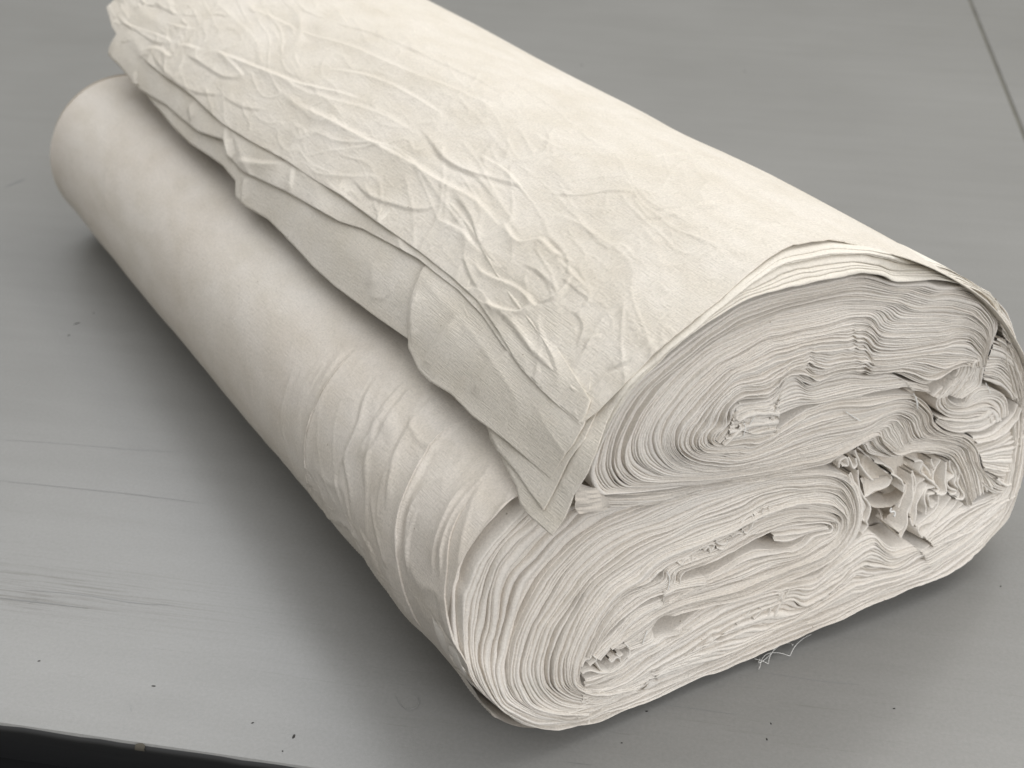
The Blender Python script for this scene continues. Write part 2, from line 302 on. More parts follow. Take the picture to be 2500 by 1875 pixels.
FC = [('K740,220 K900,280 K1050,340 K1200,390 K1350,420 K1490,465', .0042, .0058), ('K800,230 K900,330 K920,360', .0022, .004), ('K1080,0 K1300,90 K1500,150 K1800,280 K2100,420 K2212,450', .0020, .006),
      ('K870,0 K1000,60 K1200,150 K1400,210 K1600,300 K1900,420 K2200,560', .0030, .007), ('K1090,440 K1250,520 K1400,600 K1600,700 K1800,820 K1950,900 K2100,1060 K2130,1090', .0048, .0075),
      ('K1390,790 K1480,880 K1600,920 K1700,940 K1830,910', .0030, .005), ('K330,60 K430,140 K520,190 K600,200', .0034, .006), ('K430,230 K520,220 K590,260 K640,210 K740,240', .0034, .006),
      ('K1770,620 K1790,690 K1900,760 K2050,800 K2212,850', .0030, .005), ('K650,240 K760,310 K830,350 K920,355', .0030, .005), ('K300,90 K450,130 K550,170 K620,210', .0026, .005),
      ('K400,0 K520,80 K650,130 K740,130', .0028, .006), ('K500,0 K600,60 K730,70', .0022, .005), ('K760,70 K800,66 K840,78', .0020, .003), ('K1240,300 K1500,350 K1700,450 K1850,550', .0026, .006),
      ('J1200,240 J1260,310 J1400,370 J1470,440 J1500,450 J1600,390', .0034, .0042), ('J1240,430 J1330,470 J1420,480 J1480,430', .0044, .0045), ('J1250,440 J1350,500 J1430,600 J1480,660 J1560,740 J1620,810 J1700,830 J1760,790', .0040, .005),
      ('J1330,60 J1400,160 J1500,150 J1560,200 J1650,260', .0034, .0045), ('J1700,650 J1740,600 J1790,580', .0022, .004), ('J1600,320 J1700,400 J1740,440', .0018, .003), ('J1530,120 J1620,220 J1640,320', .0022, .004),
      ('J1800,740 J1900,700 J1980,640 J2030,600', .0034, .005), ('J1160,220 J1200,330 J1240,380', .0030, .004), ('J1630,820 J1720,840 J1800,770 J1900,720', .0032, .0045), ('L90,830 L250,790 L450,790 L600,800 L700,850', .0024, .0042),
      ('L70,860 L200,870 L350,850 L480,860', .0024, .0042), ('L540,950 L700,920 L850,900 L930,910', .0028, .0045), ('L480,980 L620,970 L800,940 L930,935', .0020, .004), ('L0,580 L80,640 L150,660', .0018, .004),
      ('L60,700 L200,680 L400,690 L540,680', .0026, .005), ('L500,700 L650,690 L800,720 L960,780', .0018, .005), ('L340,1170 L400,1140 L450,1105', .0018, .003), ('L450,880 L500,950 L540,1000', .0012, .003),
      ('L100,1150 L220,1270 L260,1320', .0020, .0035), ('L0,1360 L60,1350 L120,1320 L190,1220', .0030, .004), ('L960,1060 L1050,1010 L1200,1000', .0014, .004), ('K1000,300 K1200,420 K1500,500 K1750,640', .0022, .007),
      ('K820,430 K900,480 K1020,500', .0018, .004), ('K600,420 K700,520 K860,640 K1000,700', .0022, .005), ('K480,200 K560,320 K680,410 K860,440', .0024, .005), ('K1850,860 K1930,960 K1970,1080 K2050,1200', .0032, .005),
      ('K1700,560 K1830,720 K1960,790 K2070,930', .0026, .005), ('L0,300 L200,420 L400,500', .001, .005), ('J1560,20 J1700,90 J1830,190', .0016, .004), ('K1950,680 K2080,760 K2212,900', .0024, .004), ('J1040,60 J1150,120 J1260,240', .0028, .005),
      ('J1420,250 J1540,330 J1600,420', .0018, .003), ('J1660,470 J1700,540 J1670,640', .0018, .004), ('L0,1190 L60,1260 L100,1360', .0018, .003)]
def hitF(pts):                                                 # front edge of the top sheet: keep it close to the end of the bundle
    out = hitD(pts)
    for i, (x, y) in enumerate(pts):
        if out[i, 1] < -.012:
            Q = (O[None] + D_C[:, :1] * EU + -.008 * EV + D_C[:, 1:] * EZ) - CAM; zc = Q[:, 1] * cp - Q[:, 2] * sp
            X = CX + F_PX * Q[:, 0] / zc; Y = CY - F_PX * (Q[:, 1] * sp + Q[:, 2] * cp) / zc
            j = int(np.argmin((X - x) ** 2 + (Y - y) ** 2)); out[i] = (D_L[j], -.008)
    return out
fcr = [(hitD(P(a)), b_, c_) for a, b_, c_ in FC]
def crumple(s, v):
    sl = sstep((s - .34) / .2); fr = sstep((.85 - v) / .45); wx = .8 * N5(s * 7, v * 6); wy = .8 * N4(s * 6 + 9, v * 5)
    h = .0017 * sl * (.6 + .4 * N3(s * 8, v * 6)) * sharp(N1, s * 24 + v * 1.5 + wx, v * 3.2 + s * 2 + wy, 2.5)
    h += .0013 * sl * (.25 + .75 * fr) * sharp(N2, s * 22 + v * 12 + 1.6 * wx, v * 14 - s * 6 + 1.6 * wy, 3.)
    h += .0010 * sl * sharp(N3, s * 48 + v * 10 + 2 * wx, v * 15 + 2 * wy, 2.5) + .0005 * sl * sharp(N5, s * 20 - v * 30, v * 46 + 2 * wy, 2.5) * fr
    h += .0004 * sl * sharp(N1, s * 90 + v * 20, v * 40 + 3 * wx, 2.)
    h += .0010 * sl * N4(s * 16, v * 9)
    h += .0030 * sstep((v - 1.0) / .3) * sl * sharp(N5, s * 34 + wx, v * 26 + wy, 2.)
    return h
sR = .0
topF = hitF(P('2480,845 2450,770 2412,700 2331,642 2250,610 2114,587 2032,577 1924,600 1840,655 1756,729 1680,790 1604,854 1517,940 1455,1000 1417,1031'))
topF = np.vstack([[0., -.008], topF[topF[:, 0] > .01]])
topE = hitD(P('J1690,980 J1620,925 J1540,850 J1450,760 J1393,698 K2130,1620 K2050,1480 K1960,1350 K1850,1250 K1700,1130 K1500,990 K1350,880 K1200,790 K1100,720 K950,640 K820,560 K680,430 K540,330 K430,240 K345,170 K318,120 K300,60 K290,30'))
print('topF', topF.round(3).tolist()); print('topE', topE.round(3).tolist()); print('edgeW', edgeW.round(3).tolist(), 'D_L', D_L[-1])
topF[5] = .5 * (topF[4] + topF[6]); topE[0] = topF[-1]
na, nb = 600, 860
farv = topE[-1, 1]
far = np.array([[0, BL], [.35, BL], topE[-1]])
s1, v1 = blend(topF, far, np.array([[0, topF[0, 1]], [0, BL]]), topE, na, nb, 1.45)
h1 = .007 + .50 * crease_field(s1, v1, [(a, b_, c_ * .6) for a, b_, c_ in fcr]) + .72 * crumple(s1, v1) + .003 * N1(s1 * 5, v1 * 3 + 5)
h1 += -.007 * np.exp(-((v1 - .40) / .09) ** 2) * sstep((.50 - s1) / .2)      # shallow waist across the top
vfr = np.interp(s1, topF[:, 0], topF[:, 1]); h1 -= .0065 * sstep((.56 - s1) / .12) * np.exp(-np.clip(v1 - vfr, 0, 1) / .035)
top_sheet = sheet('top_sheet', s1, v1, h1, M_SHEET)

def flap(name, edge_px, front_px, s_top, h0, amp, seed, na=110, nb=260, extra=()):
    nb = int(nb * 1.4)
    E_ = hitD(P(edge_px)); E_[0]
    Fp = hitD(P(front_px)); Fp[-1] = E_[0]
    fr = np.vstack([Fp]); v_end = E_[-1, 1]
    fa = np.array([[s_top, v_end], E_[-1]]); lf = np.array([Fp[0], [s_top, v_end]])
    s, v = blend(fr, fa, lf, E_, na, nb, 1.)
    n = Noise(seed)
    h = h0 + crease_field(s, v, [(hitD(P(a)), b_, c_) for a, b_, c_ in extra]) + amp * (1.5 * sharp(n, s * 18 + v * 3, v * 6, 2.5) + .5 * n(s * 40, v * 22))
    h += .0022 * n(s * 9 + 4, v * 9)
    return sheet(name, s, v, h, M_SHEET)
# second layer just under the top sheet, its fold showing along the left
flap('loose_flap', 'J1682,985 J1600,915 J1510,830 J1420,735 J1330,620 J1240,490 J1130,375 J1030,300 J950,235 J830,170 J700,100 J600,70 K1330,990 K1100,860 K900,770 K835,700 K820,630 K700,590 K620,530 K550,470 K430,400 K350,300 K292,240 K300,210',
     'J1735,880 J1712,940 J1682,985', .50, .0045, .0014, 71, 90, 300, [('K835,560 K825,640 K850,720', .003, .004), ('K1130,740 K1120,820 K1110,860', .002, .003), ('K420,320 K410,380', .003, .004), ('K660,470 K670,540', .003, .004), ('K860,720 K1000,735 K1110,730', .0024, .004)])
flap('loose_flap', 'J985,650 J915,615 J840,562 K1500,1430 K1300,1280 K1200,1190 K1080,1060 K1000,980 K900,920 K860,880 K860,810 K800,740 K650,640 K580,570 K530,510 K480,455 K440,400',
     'J1200,540 J1100,600 J985,650', .54, .0008, .0007, 72, 70, 260, [('K905,790 K895,860 K890,920', .003, .004), ('K1480,1170 K1450,1290', .0008, .006), ('K1570,1250 K1530,1330 K1460,1330', .0008, .004)])
flap('loose_flap', 'J1540,1225 J1450,1150 J1350,1060 J1200,950 J1100,850 J1000,790 J950,740 J905,640 J903,520 J920,400 J970,280 J1000,240',
     'J1720,900 J1700,985 J1650,1070 J1540,1225', .50, .0034, .0006, 73, 110, 200, [('J1130,490 J1070,570 J1000,680 J960,740', .0022, .006), ('J1400,620 J1250,760 J1180,860', .0018, .006), ('J960,370 J925,460 J930,640', .0020, .006), ('J960,770 J1100,880 J1300,1020 J1500,1180', .0012, .006)])
flap('loose_flap', 'J1512,1370 J1450,1290 J1380,1190 J1300,1100 J1240,970 J1200,900', 'J1740,930 J1690,1050 J1620,1150 J1560,1280 J1512,1370', .52, .0020, .0005, 74, 80, 90)
flap('loose_flap', 'J1545,1480 J1450,1400 J1400,1340 J1380,1260 J1330,1170 J1260,1050 J1230,950', 'J1850,830 J1780,980 J1740,1100 J1700,1200 J1640,1300 J1600,1400 J1545,1480', .50, .0006, .0005, 75, 90, 110, [('J1720,1000 J1640,1150 J1560,1300', .001, .006)])

# ------------------------------------------------------------------ cloth layers seen end-on
layer_count = 0
def family(keys, n, seed, step=5, warp=.0016, jit=.0016, depth=.05, gapp=.13, vkeys=None, skip=None, name='cloth_layer', sink=0., pos=None, width_sig=.32, mats=None, warps=()):
    """keys: traced curves outer->inner with matching points; n layers are spread between them"""
    global layer_count
    r = np.random.RandomState(seed); nz = Noise(seed + 100); nz2 = Noise(seed + 200)
    K = []
    for i, kx in enumerate(keys):
        px = P(kx) if isinstance(kx, str) else kx
        vs = vkeys[i] if vkeys is not None else [0.] * len(px)
        if np.isscalar(vs): vs = [vs] * len(px)
        vs = np.interp(np.linspace(0, 1, len(px)), np.linspace(0, 1, len(vs)), vs)
        K.append(spline([face(x, y, vv) for (x, y), vv in zip(px, vs)], step))
    if sink:
        dc = np.array([.25, .2]) - K[0][:, :2]; dc /= np.linalg.norm(dc, axis=1)[:, None]; K[0][:, :2] += dc * sink
    m = {len(k_) for k_ in K}; assert len(m) == 1, (name, seed, [len(P(k_)) for k_ in keys])
    K = np.array(K); T = np.linspace(0, 1, len(K)) if pos is None else np.array(pos); ms = K.shape[1]
    arc = np.mean([np.r_[0, np.cumsum(np.linalg.norm(np.diff(k_[:, :2], axis=0), axis=1))] for k_ in K], 0)
    na = max(40, int(arc[-1] / .0042)); x = np.linspace(0, arc[-1], na)
    K = np.array([np.stack([np.interp(x, arc, k_[:, c]) for c in range(3)], 1) for k_ in K]); arc = x
    def at(t):                                                    # t: (na,) -> points
        t = np.clip(t, 0, 1); j = np.clip(np.searchsorted(T, t, 'right') - 1, 0, len(T) - 2); f = (t - T[j]) / (T[j + 1] - T[j]); ii = np.arange(na)
        return K[j, ii] * (1 - f)[:, None] + K[j + 1, ii] * f[:, None]
    wd = np.exp(r.randn(n) * width_sig); W = wd[:, None] * (1 + .6 * nz(np.arange(n)[:, None] * 1.7, arc[None] / .06) + .12 * nz2(np.arange(n)[:, None] * 2.3, arc[None] / .02))
    W = np.clip(W, .15, 4); B_ = np.vstack([np.zeros((1, na)), np.cumsum(W, 0)]); B_ /= B_[-1:]
    lines = []
    for i in range(n + 1):
        p = at(B_[i]).copy()
        for (ux, uz, ru, rz) in (skip or []):                       # a pit where the folds fall back
            p[:, 2] += .022 * np.exp(-(((p[:, 0] - ux) / ru) ** 2 + ((p[:, 1] - uz) / rz) ** 2) ** 1.5)
        p = p; tg = np.gradient(p[:, :2], axis=0); tg /= np.linalg.norm(tg, axis=1)[:, None] + 1e-9; nn = np.stack([-tg[:, 1], tg[:, 0]], 1)
        d = warp * nz2(i * .22 + 7, arc / .030) + .30 * warp * nz(i * .33 + 3, arc / .014) + .08 * warp * nz2(i * .8, arc / .006)
        p = p.copy(); p[:, :2] += nn * d[:, None]
        for wx, wy, A, sg, wl in warps:                              # local pinch: a little wave running through the stack
            c0 = face(wx, wy); dd = (p[:, 0] - c0[0]); dz = p[:, 1] - c0[1]
            p[:, 1] += A * (1 + .6 * nz(i * .9, 3.)) * np.exp(-((dz) / (sg)) ** 2) * np.exp(-(dd / wl) ** 2) * np.cos(dd / wl * 2.6 + 1.5 * nz2(i * .5, 8.) + dz * 60)
        p[:, 1] = np.maximum(p[:, 1], .0015); lines.append(p)
    vj = r.randn(n) * jit; vq = r.randn(n) * .16; vj[r.rand(n) < .10] += jit * 2.5
    for i in range(n):
        a, b_ = lines[i], lines[i + 1]; v0 = vj[i] + jit * .8 * nz(i * 3.1, arc / .05) + jit * .25 * nz2(i * 5.7, arc / .014) + .00045 * nz(i * 9.1, arc / .0042)
        g = .07 + (.42 if r.rand() < gapp else .0) * np.clip(nz2(i * 2.2 + 9, arc / .05) * 2.2, 0, 1)
        g = np.clip(g, .05, .55); wdt = np.clip(np.linalg.norm(b_[:, :2] - a[:, :2], axis=1), .0004, .02)
        prof_ = [(0, depth, 0), (0, .9, 1), (.06, .26, 1), (.26, .02, 1), (.70, .02, 1), (.94, .24, 1), (1, .9, 1), (1, depth, 0)]
        rows = []
        tr = np.clip(wdt, .0008, .0042)
        for f, dv, rel in prof_:
            ff = f * (1 - g) + g * .5
            q = a * (1 - ff)[:, None] + b_ * ff[:, None]; v = q[:, 2] + v0 + vq[i] * np.clip(q[:, 2] - vface(q[:, 0], q[:, 1]), 0, .05) + (dv * tr if rel else dv)
            rows.append(bale(q[:, 0], v, q[:, 1]))
        V = np.stack(rows, 1).reshape(-1, 3)
        fc = grid_faces(na, len(prof_))
        make(name, V, fc, mats or M_LAYER, roll); layer_count += 1
# upper lobe spiral with the hump on the right
K0 = 'D1510,1190 D1440,960 D1370,800 D1280,690 D1100,650 D920,640 D720,700 D520,650 D430,560 D200,690 D0,780 A1500,1570 A1000,1625 H1650,225 H1500,215 A165,1500 A200,1300 A300,1050 A440,780 A620,540 A850,330 A1250,20 B0,600 B350,480 B700,400 B1000,340 B1250,290 B1450,320 B1640,380 B1900,370 C1037,10 C1300,5 C1560,100 C1700,280 C1755,450 C1720,640 C1630,850 C1570,1010'
K1 = 'D1560,1130 D1500,900 D1440,740 D1370,630 D1150,570 D960,590 D850,590 D790,440 D700,350 D350,520 D0,640 A1600,1450 A1300,1470 A1120,1460 A980,1410 A880,1300 A855,1180 A870,1060 A950,890 A1080,720 A1230,560 A1450,370 A1650,250 B130,1000 B300,900 B600,830 B860,790 B1080,730 B1300,710 B1400,760 B1500,850 B1800,850 C1037,530 C1250,490 C1420,520 C1530,600 C1590,720 C1570,990'
K2 = 'D1600,1080 D1570,880 D1510,700 D1440,580 D1200,520 D1040,500 D990,420 D930,260 D760,250 D400,430 D0,510 A1700,1385 A1500,1400 A1380,1390 A1250,1370 A1130,1300 A1070,1200 A1080,1090 A1130,985 A1230,860 A1370,700 A1600,480 A1780,400 B250,1165 B420,1080 B650,1010 B860,970 B1060,950 B1200,940 B1330,980 B1450,1070 B1800,1050 C1037,740 C1250,690 C1400,710 C1500,810 C1545,900 C1530,1030'
K3 = 'D1880,930 D1760,880 D1650,800 D1610,620 D1540,490 D1320,450 D1170,340 D1150,220 D940,50 D500,90 D0,150 A2000,1075 A1800,1110 A1680,1140 A1560,1165 A1480,1175 A1440,1140 A1470,1080 A1560,1000 A1565,900 A1620,800 A1720,740 A1860,728 B330,1545 B410,1470 B460,1370 B600,1330 B760,1420 B900,1360 B1140,1290 B1350,1310 B1600,1290 C600,1150 C820,1240 C960,1190 C1120,1060 C1280,1000 C1400,1010'
family([K0, K1, K2, K3], 64, 1, warp=.0011, vkeys=[[0, 0, 0, .004, .022, .030, .024, .010, .003, .0], [0, 0, 0, .001, .006, .008, .005, 0, 0], [0], [0]], pos=[0, .36, .62, 1], gapp=.28, jit=.0015, warps=[(2112, 905, .003, .028, .010), (2085, 835, .002, .02, .007), (1975, 895, .0025, .02, .008)])
# thick outer bands over the top of the upper lobe: each set back a little further than the one below it
TV = np.clip(hitD(P('A180,1250 A290,1000 A430,760 A600,520 A840,290 A1180,-10 1762,727 1844,656 1926,603 2030,580 2112,590 2180,600 2248,613 2310,632 2362,664 2405,700'))[:, 1] - .004, 0, .07)
TV = np.r_[TV[:13], TV[12] * .6, TV[12] * .3, 0, 0, 0, 0, 0]; TV[10:13] = np.minimum(TV[10:13], TV[9]); print('TV', TV.round(3))
family(['A180,1250 A290,1000 A430,760 A600,520 A840,290 A1180,-10 1762,727 1844,656 1926,603 2030,580 2112,590 2180,600 2248,613 2310,632 2362,664 2405,700 C1700,90 C1810,240 C1880,440 C2040,700',
        'A185,1270 A293,1020 A434,770 A606,530 A843,310 A1200,0 1775,735 1852,690 1925,655 2000,640 2075,634 2130,640 2195,655 2280,655 2350,676 2405,708 C1690,110 C1790,260 C1860,450 C1980,710',
        'A200,1300 A300,1050 A440,780 A620,540 A850,330 A1250,20 B0,590 B350,470 B700,390 B1000,330 B1250,280 B1450,310 B1640,365 B1900,355 B2074,360 C1300,-10 C1600,120 C1720,270 C1790,480 C1900,720'], 7, 2, vkeys=[TV, TV * .55, TV * .12], pos=[0, .5, 1], depth=.05, sink=.0075, jit=.0008, warp=.0010, gapp=.35, width_sig=.45, mats=M_SHEET_E, name='outer_layer')
# core of the upper lobe
family(['B40,1600 B330,1555 B420,1455 B510,1350 B620,1325 B740,1410 B900,1370 B1140,1300 B1350,1325 B1600,1310 C600,1180 C880,1295', 'A1500,1175 A1800,1125 A2050,1085 B300,1800 B600,1640 B800,1600 B1000,1560 B1200,1530 B1400,1490 B1700,1440 C650,1325 C860,1310'], 11, 3, gapp=.35)
family(['A1440,1140 A1500,1050 A1590,960 A1600,850 A1700,760 A1950,740', 'A1480,1170 A1560,1090 A1640,1000 A1700,930 A1850,880 A2050,860', 'A1540,1180 A1640,1130 A1750,1080 A1900,1040 A2074,1010'.replace('A1540,1180 ', 'A1540,1180 A1590,1155 ')], 9, 34, jit=.002, gapp=.3)
family(['A1640,900 A1700,860 A1850,820 A2074,800', 'A1640,930 A1740,900 A1870,900 A2074,930', 'A1690,950 A1720,1010 A1830,1030 A2074,1010', 'A1560,1130 A1700,1100 A1850,1070 A2074,1040'], 8, 4, jit=.003, warp=.003, gapp=.5)
# arcs and S-shaped swirl on the right of the upper lobe
family(['C1720,640 C1850,720 C1980,860 C2074,1000 C2120,1200', 'C1650,790 C1820,850 C1940,960 C2030,1110 C2060,1290', 'C1570,1020 C1720,1020 C1860,1090 C1970,1220 C2005,1390', 'C1560,1200 C1680,1220 C1790,1270 C1880,1350 C1920,1430'], 17, 5, gapp=.3)
family(['C1250,1130 C1150,1250 C1110,1370 C1180,1460 C1320,1480 C1400,1330 C1540,1270 C1700,1300 C1850,1400 C1890,1600', 'C1220,1150 C1110,1270 C1090,1400 C1140,1490 C1300,1500 C1460,1430 C1600,1380 C1760,1400 C1850,1480 C1860,1640',
        'C1180,1170 C1070,1300 C1040,1420 C1080,1530 C1200,1580 C1380,1580 C1560,1520 C1680,1540 C1760,1600 C1780,1690', 'C1120,1200 C1000,1360 C960,1500 C1030,1580 C1160,1640 C1340,1660 C1500,1640 C1600,1640 C1650,1680 C1660,1730'], 13, 6, gapp=.3, jit=.0012)
family(['D1180,260 D1330,290 D1480,300 D1620,270 D1720,200', 'D1190,300 D1340,350 D1500,365 D1660,330 D1790,240', 'D1170,345 D1330,425 D1500,450 D1680,420 D1850,300'], 7, 7, gapp=.2)
family(['C1500,900 C1430,960 C1420,1060 C1360,1180 C1230,1330', 'C1370,960 C1330,1060 C1280,1150 C1170,1270 C1060,1400', 'C1260,1020 C1230,1110 C1170,1200 C1050,1280 C930,1400'], 12, 8, jit=.0016, gapp=.25, warp=.003)
family(['C1560,1010 C1530,1150 C1500,1260 C1380,1330 C1280,1400', 'C1440,1000 C1430,1120 C1380,1210 C1290,1290 C1180,1400'], 6, 9, gapp=.2)
# right rim: chevrons between hump and outer wrap
family(['D2010,150 D1960,260 D1850,370 D1740,450 D1560,470', 'D2050,280 D2020,400 D1950,470 D1830,530 D1610,600', 'D2060,480 D2020,560 D1960,620 D1830,660 D1630,690', 'D2050,640 D1990,720 D1930,790 D1830,800 D1650,770', 'D2040,800 D1960,850 D1900,900 D1800,900 D1690,850'], 20, 10, gapp=.3, jit=.002, warp=.003)
family(['D1570,900 D1640,980 D1760,1060 D1830,1060', 'D1700,930 D1770,990 D1840,1010 D1880,1010', 'D1800,880 D1850,930 D1900,960 D1930,940'], 7, 12, gapp=.6, jit=.002)
# outer band round the right side, along the table and round the lower lobe
F0 = '2440,722 2476,777 2512,900 2516,1050 2477,1234 2398,1340 E1890,770 E1640,900 E1300,1030 E960,1160 E430,1400 E0,1590 F1800,1225 F1500,1345 F1200,1455 F1000,1540 F700,1592 F400,1592 1262,1775 1205,1738 1150,1680 1118,1615 1102,1548 1105,1473 H100,1000 H250,720 H500,460 H690,280 H1150,140 H1500,240 G0,240 G700,110 G1350,20'
Fh = '2436,790 2470,835 2503,920 2506,1030 2472,1215 2404,1315 E1750,760 E1600,840 E1300,960 E980,1080 E450,1330 E0,1510 F1850,1130 F1500,1285 F1180,1400 F950,1500 F660,1535 F420,1530 F230,1440 F80,1330 F10,1190 F-40,1020 F-50,850 F-20,620 H450,1040 H620,760 H860,520 H1130,330 H1370,300 H1640,330 G30,290 G730,130 G1370,10'
F1 = 'C1900,740 2466,845 2494,940 2492,1010 2465,1203 2410,1288 E1620,720 E1500,800 E1250,900 E1000,1000 E500,1240 E0,1430 F1900,1060 F1500,1220 F1150,1350 F900,1450 F600,1450 F420,1410 F280,1330 F200,1200 F165,1050 F180,880 F230,650 F300,430 F450,130 H1000,980 H1250,740 H1500,560 H1650,470 H1850,370 G60,330 G760,150 G1390,30'
vb = np.zeros(33); vb[18:30] = [.0, .0, .008, .022, .032, .037, .043, .045, .045, .045, .04, .02]
vh = np.zeros(33); vh[18:30] = [0, .0, .003, .009, .013, .016, .018, .019, .020, .020, .018, .01]
vQ = np.r_[-.004, -.002, .006, .012, .016, .02, .022, .022, .022, .022, .02, .018, .014, .010, .006, .003, .001, np.zeros(11)]
vF1 = np.zeros(33); vF1[18:33] = vQ[2:17]; vF1[17] = .003; vb = np.maximum(vb, vF1 + .002 * (vF1 > 0)); vh = .5 * (vb + vF1)
family([F0, Fh, F1], 16, 14, vkeys=[vb, vh, vF1], name='outer_layer', depth=.045, sink=.0042, jit=.0018, gapp=.2, warp=.0018)
# slab below the lower lobe with its wave and open pockets
R0 = 'C1900,740 2466,845 2494,940 2492,1010 2465,1203 2410,1288 E1620,720 E1500,800 E1250,900 E1000,1000 E500,1240 E0,1430 F1900,1060 F1500,1220 F1150,1350 F900,1450 F600,1450'
R1 = 'C1820,680 D2030,80 D2030,300 D2010,600 D1960,900 D1860,1180 E1560,650 E1430,640 E1220,770 E1000,800 E800,820 E560,1010 E250,1180 G1250,1340 F1900,850 F1300,1150 F900,1330'
R2 = 'C1740,650 D1990,100 D1970,300 D1950,600 D1920,850 D1750,1120 E1500,595 E1380,565 E1200,600 E1060,520 E940,450 E700,600 E420,860 G1350,1140 G560,1380 F1350,1040 F950,1160'
pocket = [(*face(2131, 1372)[:2], .017, .0065)]
hole = [(*face(1622, 1533)[:2], .011, .010)]
family([R0, R1, R2], 26, 15, name='outer_layer', gapp=.35, jit=.0016, warp=.0022, skip=hole, depth=.045, warps=[(1740, 1560, .003, .02, .010), (1590, 1660, .003, .015, .010), (2085, 1420, .002, .02, .012)])
family(['D2000,1060 D1850,1180 D1680,1330 D1550,1470 E1560,560', 'D1900,1070 D1720,1180 D1500,1300 D1330,1430 E1540,520', 'D1840,1080 D1640,1150 D1430,1230 D1200,1400 D1080,1520'], 12, 16, gapp=.2, jit=.0016)
# lower lobe spiral
Q0 = 'F900,1450 F560,1440 F280,1330 F200,1200 F165,1050 F180,880 F230,650 F300,430 F450,130 H1000,980 H1250,740 H1500,560 H1850,390 G250,230 G700,110 G1200,30 G1700,0 G1990,70 G2090,250 G2120,450 G2040,680 G1800,920 G1400,1110 G950,1290 G560,1370 G200,1460 F1660,680 F1400,790'
Q1 = 'F1000,1400 F720,1410 F500,1340 F400,1200 F345,1050 F360,850 F430,600 F520,430 F640,200 H1180,1040 H1440,790 H1700,630 G0,490 G400,290 G900,130 G1400,60 G1800,80 G1960,200 G2030,400 G2000,600 G1890,780 G1690,940 G1350,1080 G950,1240 G560,1340 G200,1430 F1630,620 F1370,750'
Q2 = 'F1400,1190 F1180,1240 F950,1220 F780,1130 F745,950 F770,780 F860,560 F1000,330 F1150,140 H1750,1040 H1950,920 G150,770 G400,670 G800,510 G1100,350 G1500,250 G1800,260 G1910,330 G1960,430 G1950,560 G1850,720 G1650,870 G1300,1010 G950,1170 G560,1290 G150,1400 F1500,560 F1200,760'
Q3 = 'F1450,1120 F1200,1180 F1000,1180 F900,1110 F900,960 F950,830 F1040,630 F1180,390 F1380,190 F1600,90 G30,1040 G180,940 G400,830 G700,680 G1050,490 G1400,385 G1720,400 G1870,470 G1890,560 G1860,650 G1780,740 G1600,850 G1300,980 G950,1110 G600,1210 G200,1340 F1500,490 F1200,740'
family([Q0, Q1, Q2, Q3], 34, 17, warp=.0012, vkeys=[vQ, vQ * .6, vQ * .12, 0 * vQ], pos=[0, .30, .74, 1], gapp=.22, jit=.0014, depth=.06, skip=hole)
I0 = 'F960,850 F1050,620 F1200,380 F1400,190 F1700,70 G120,980 G600,760 G1000,530 G1400,400 G1700,400 G1880,490 G1860,640 G1700,780 G1400,930 G1000,1090 G600,1200 G200,1330 F1500,480 F1200,740'
I1 = 'F1020,830 F1150,640 F1350,430 F1600,260 F1900,150 G300,1030 G650,900 G880,760 G1100,650 G1400,550 G1740,540 G1770,620 G1600,660 G1420,790 G1000,830 G700,990 G400,1150 F1700,330 F1300,620'
family([I0, I1], 17, 18, gapp=.4, jit=.0016, warp=.002, skip=hole)
family(['F940,1150 F1150,1100 F1350,1010 F1550,890 F1780,750 F2050,560', 'F950,1050 F1130,1000 F1290,920 F1420,800 F1640,700 F1880,600'], 9, 35, gapp=.5, jit=.002, warp=.0026, skip=hole)
family(['F1040,840 F1200,640 F1450,400 F1750,250 G100,1180 G500,1080', 'F1130,900 F1300,700 F1500,500 F1700,370 G100,1300 G500,1180'], 7, 19, gapp=.2, skip=hole)
family(['G1180,590 G1400,560 G1560,570 G1700,560', 'G1200,660 G1380,660 G1560,620 G1740,560', 'G1200,700 G1370,720 G1600,630 G1760,600'], 6, 20, gapp=.5)
print('layers', layer_count)

# single folds: curled strips traced one by one
def strip(px, v0=0., depth=.035, wd=.0022, name='loose_fold', wob=.0006, curl=0.):
    p = resample(spline([face(x, y, v0) for x, y in P(px)], 8), max(14, int(len(P(px)) * 7)))
    tg = np.gradient(p[:, :2], axis=0); tg /= np.linalg.norm(tg, axis=1)[:, None] + 1e-9; nn = np.stack([-tg[:, 1], tg[:, 0]], 1)
    ar = np.arange(len(p)); sd = rng.rand() * 40; p[:, :2] += nn * (wob * N1(ar * .22, sd))[:, None]
    rows = []
    for f, dv in ((-.5, 1.), (-.5, .05), (-.25, .0), (.25, .0), (.5, .05), (.5, 1.)):
        q = p[:, :2] + nn * (f * wd) + (nn * curl if dv == 1. else 0)
        rows.append(bale(q[:, 0], p[:, 2] + (depth if dv == 1. else dv * .02) + .0018 * N2(ar * .12, sd), np.maximum(q[:, 1], .002)))
    V = np.stack(rows, 1).reshape(-1, 3); make(name, V, grid_faces(len(p), 6), M_LAYER, roll)
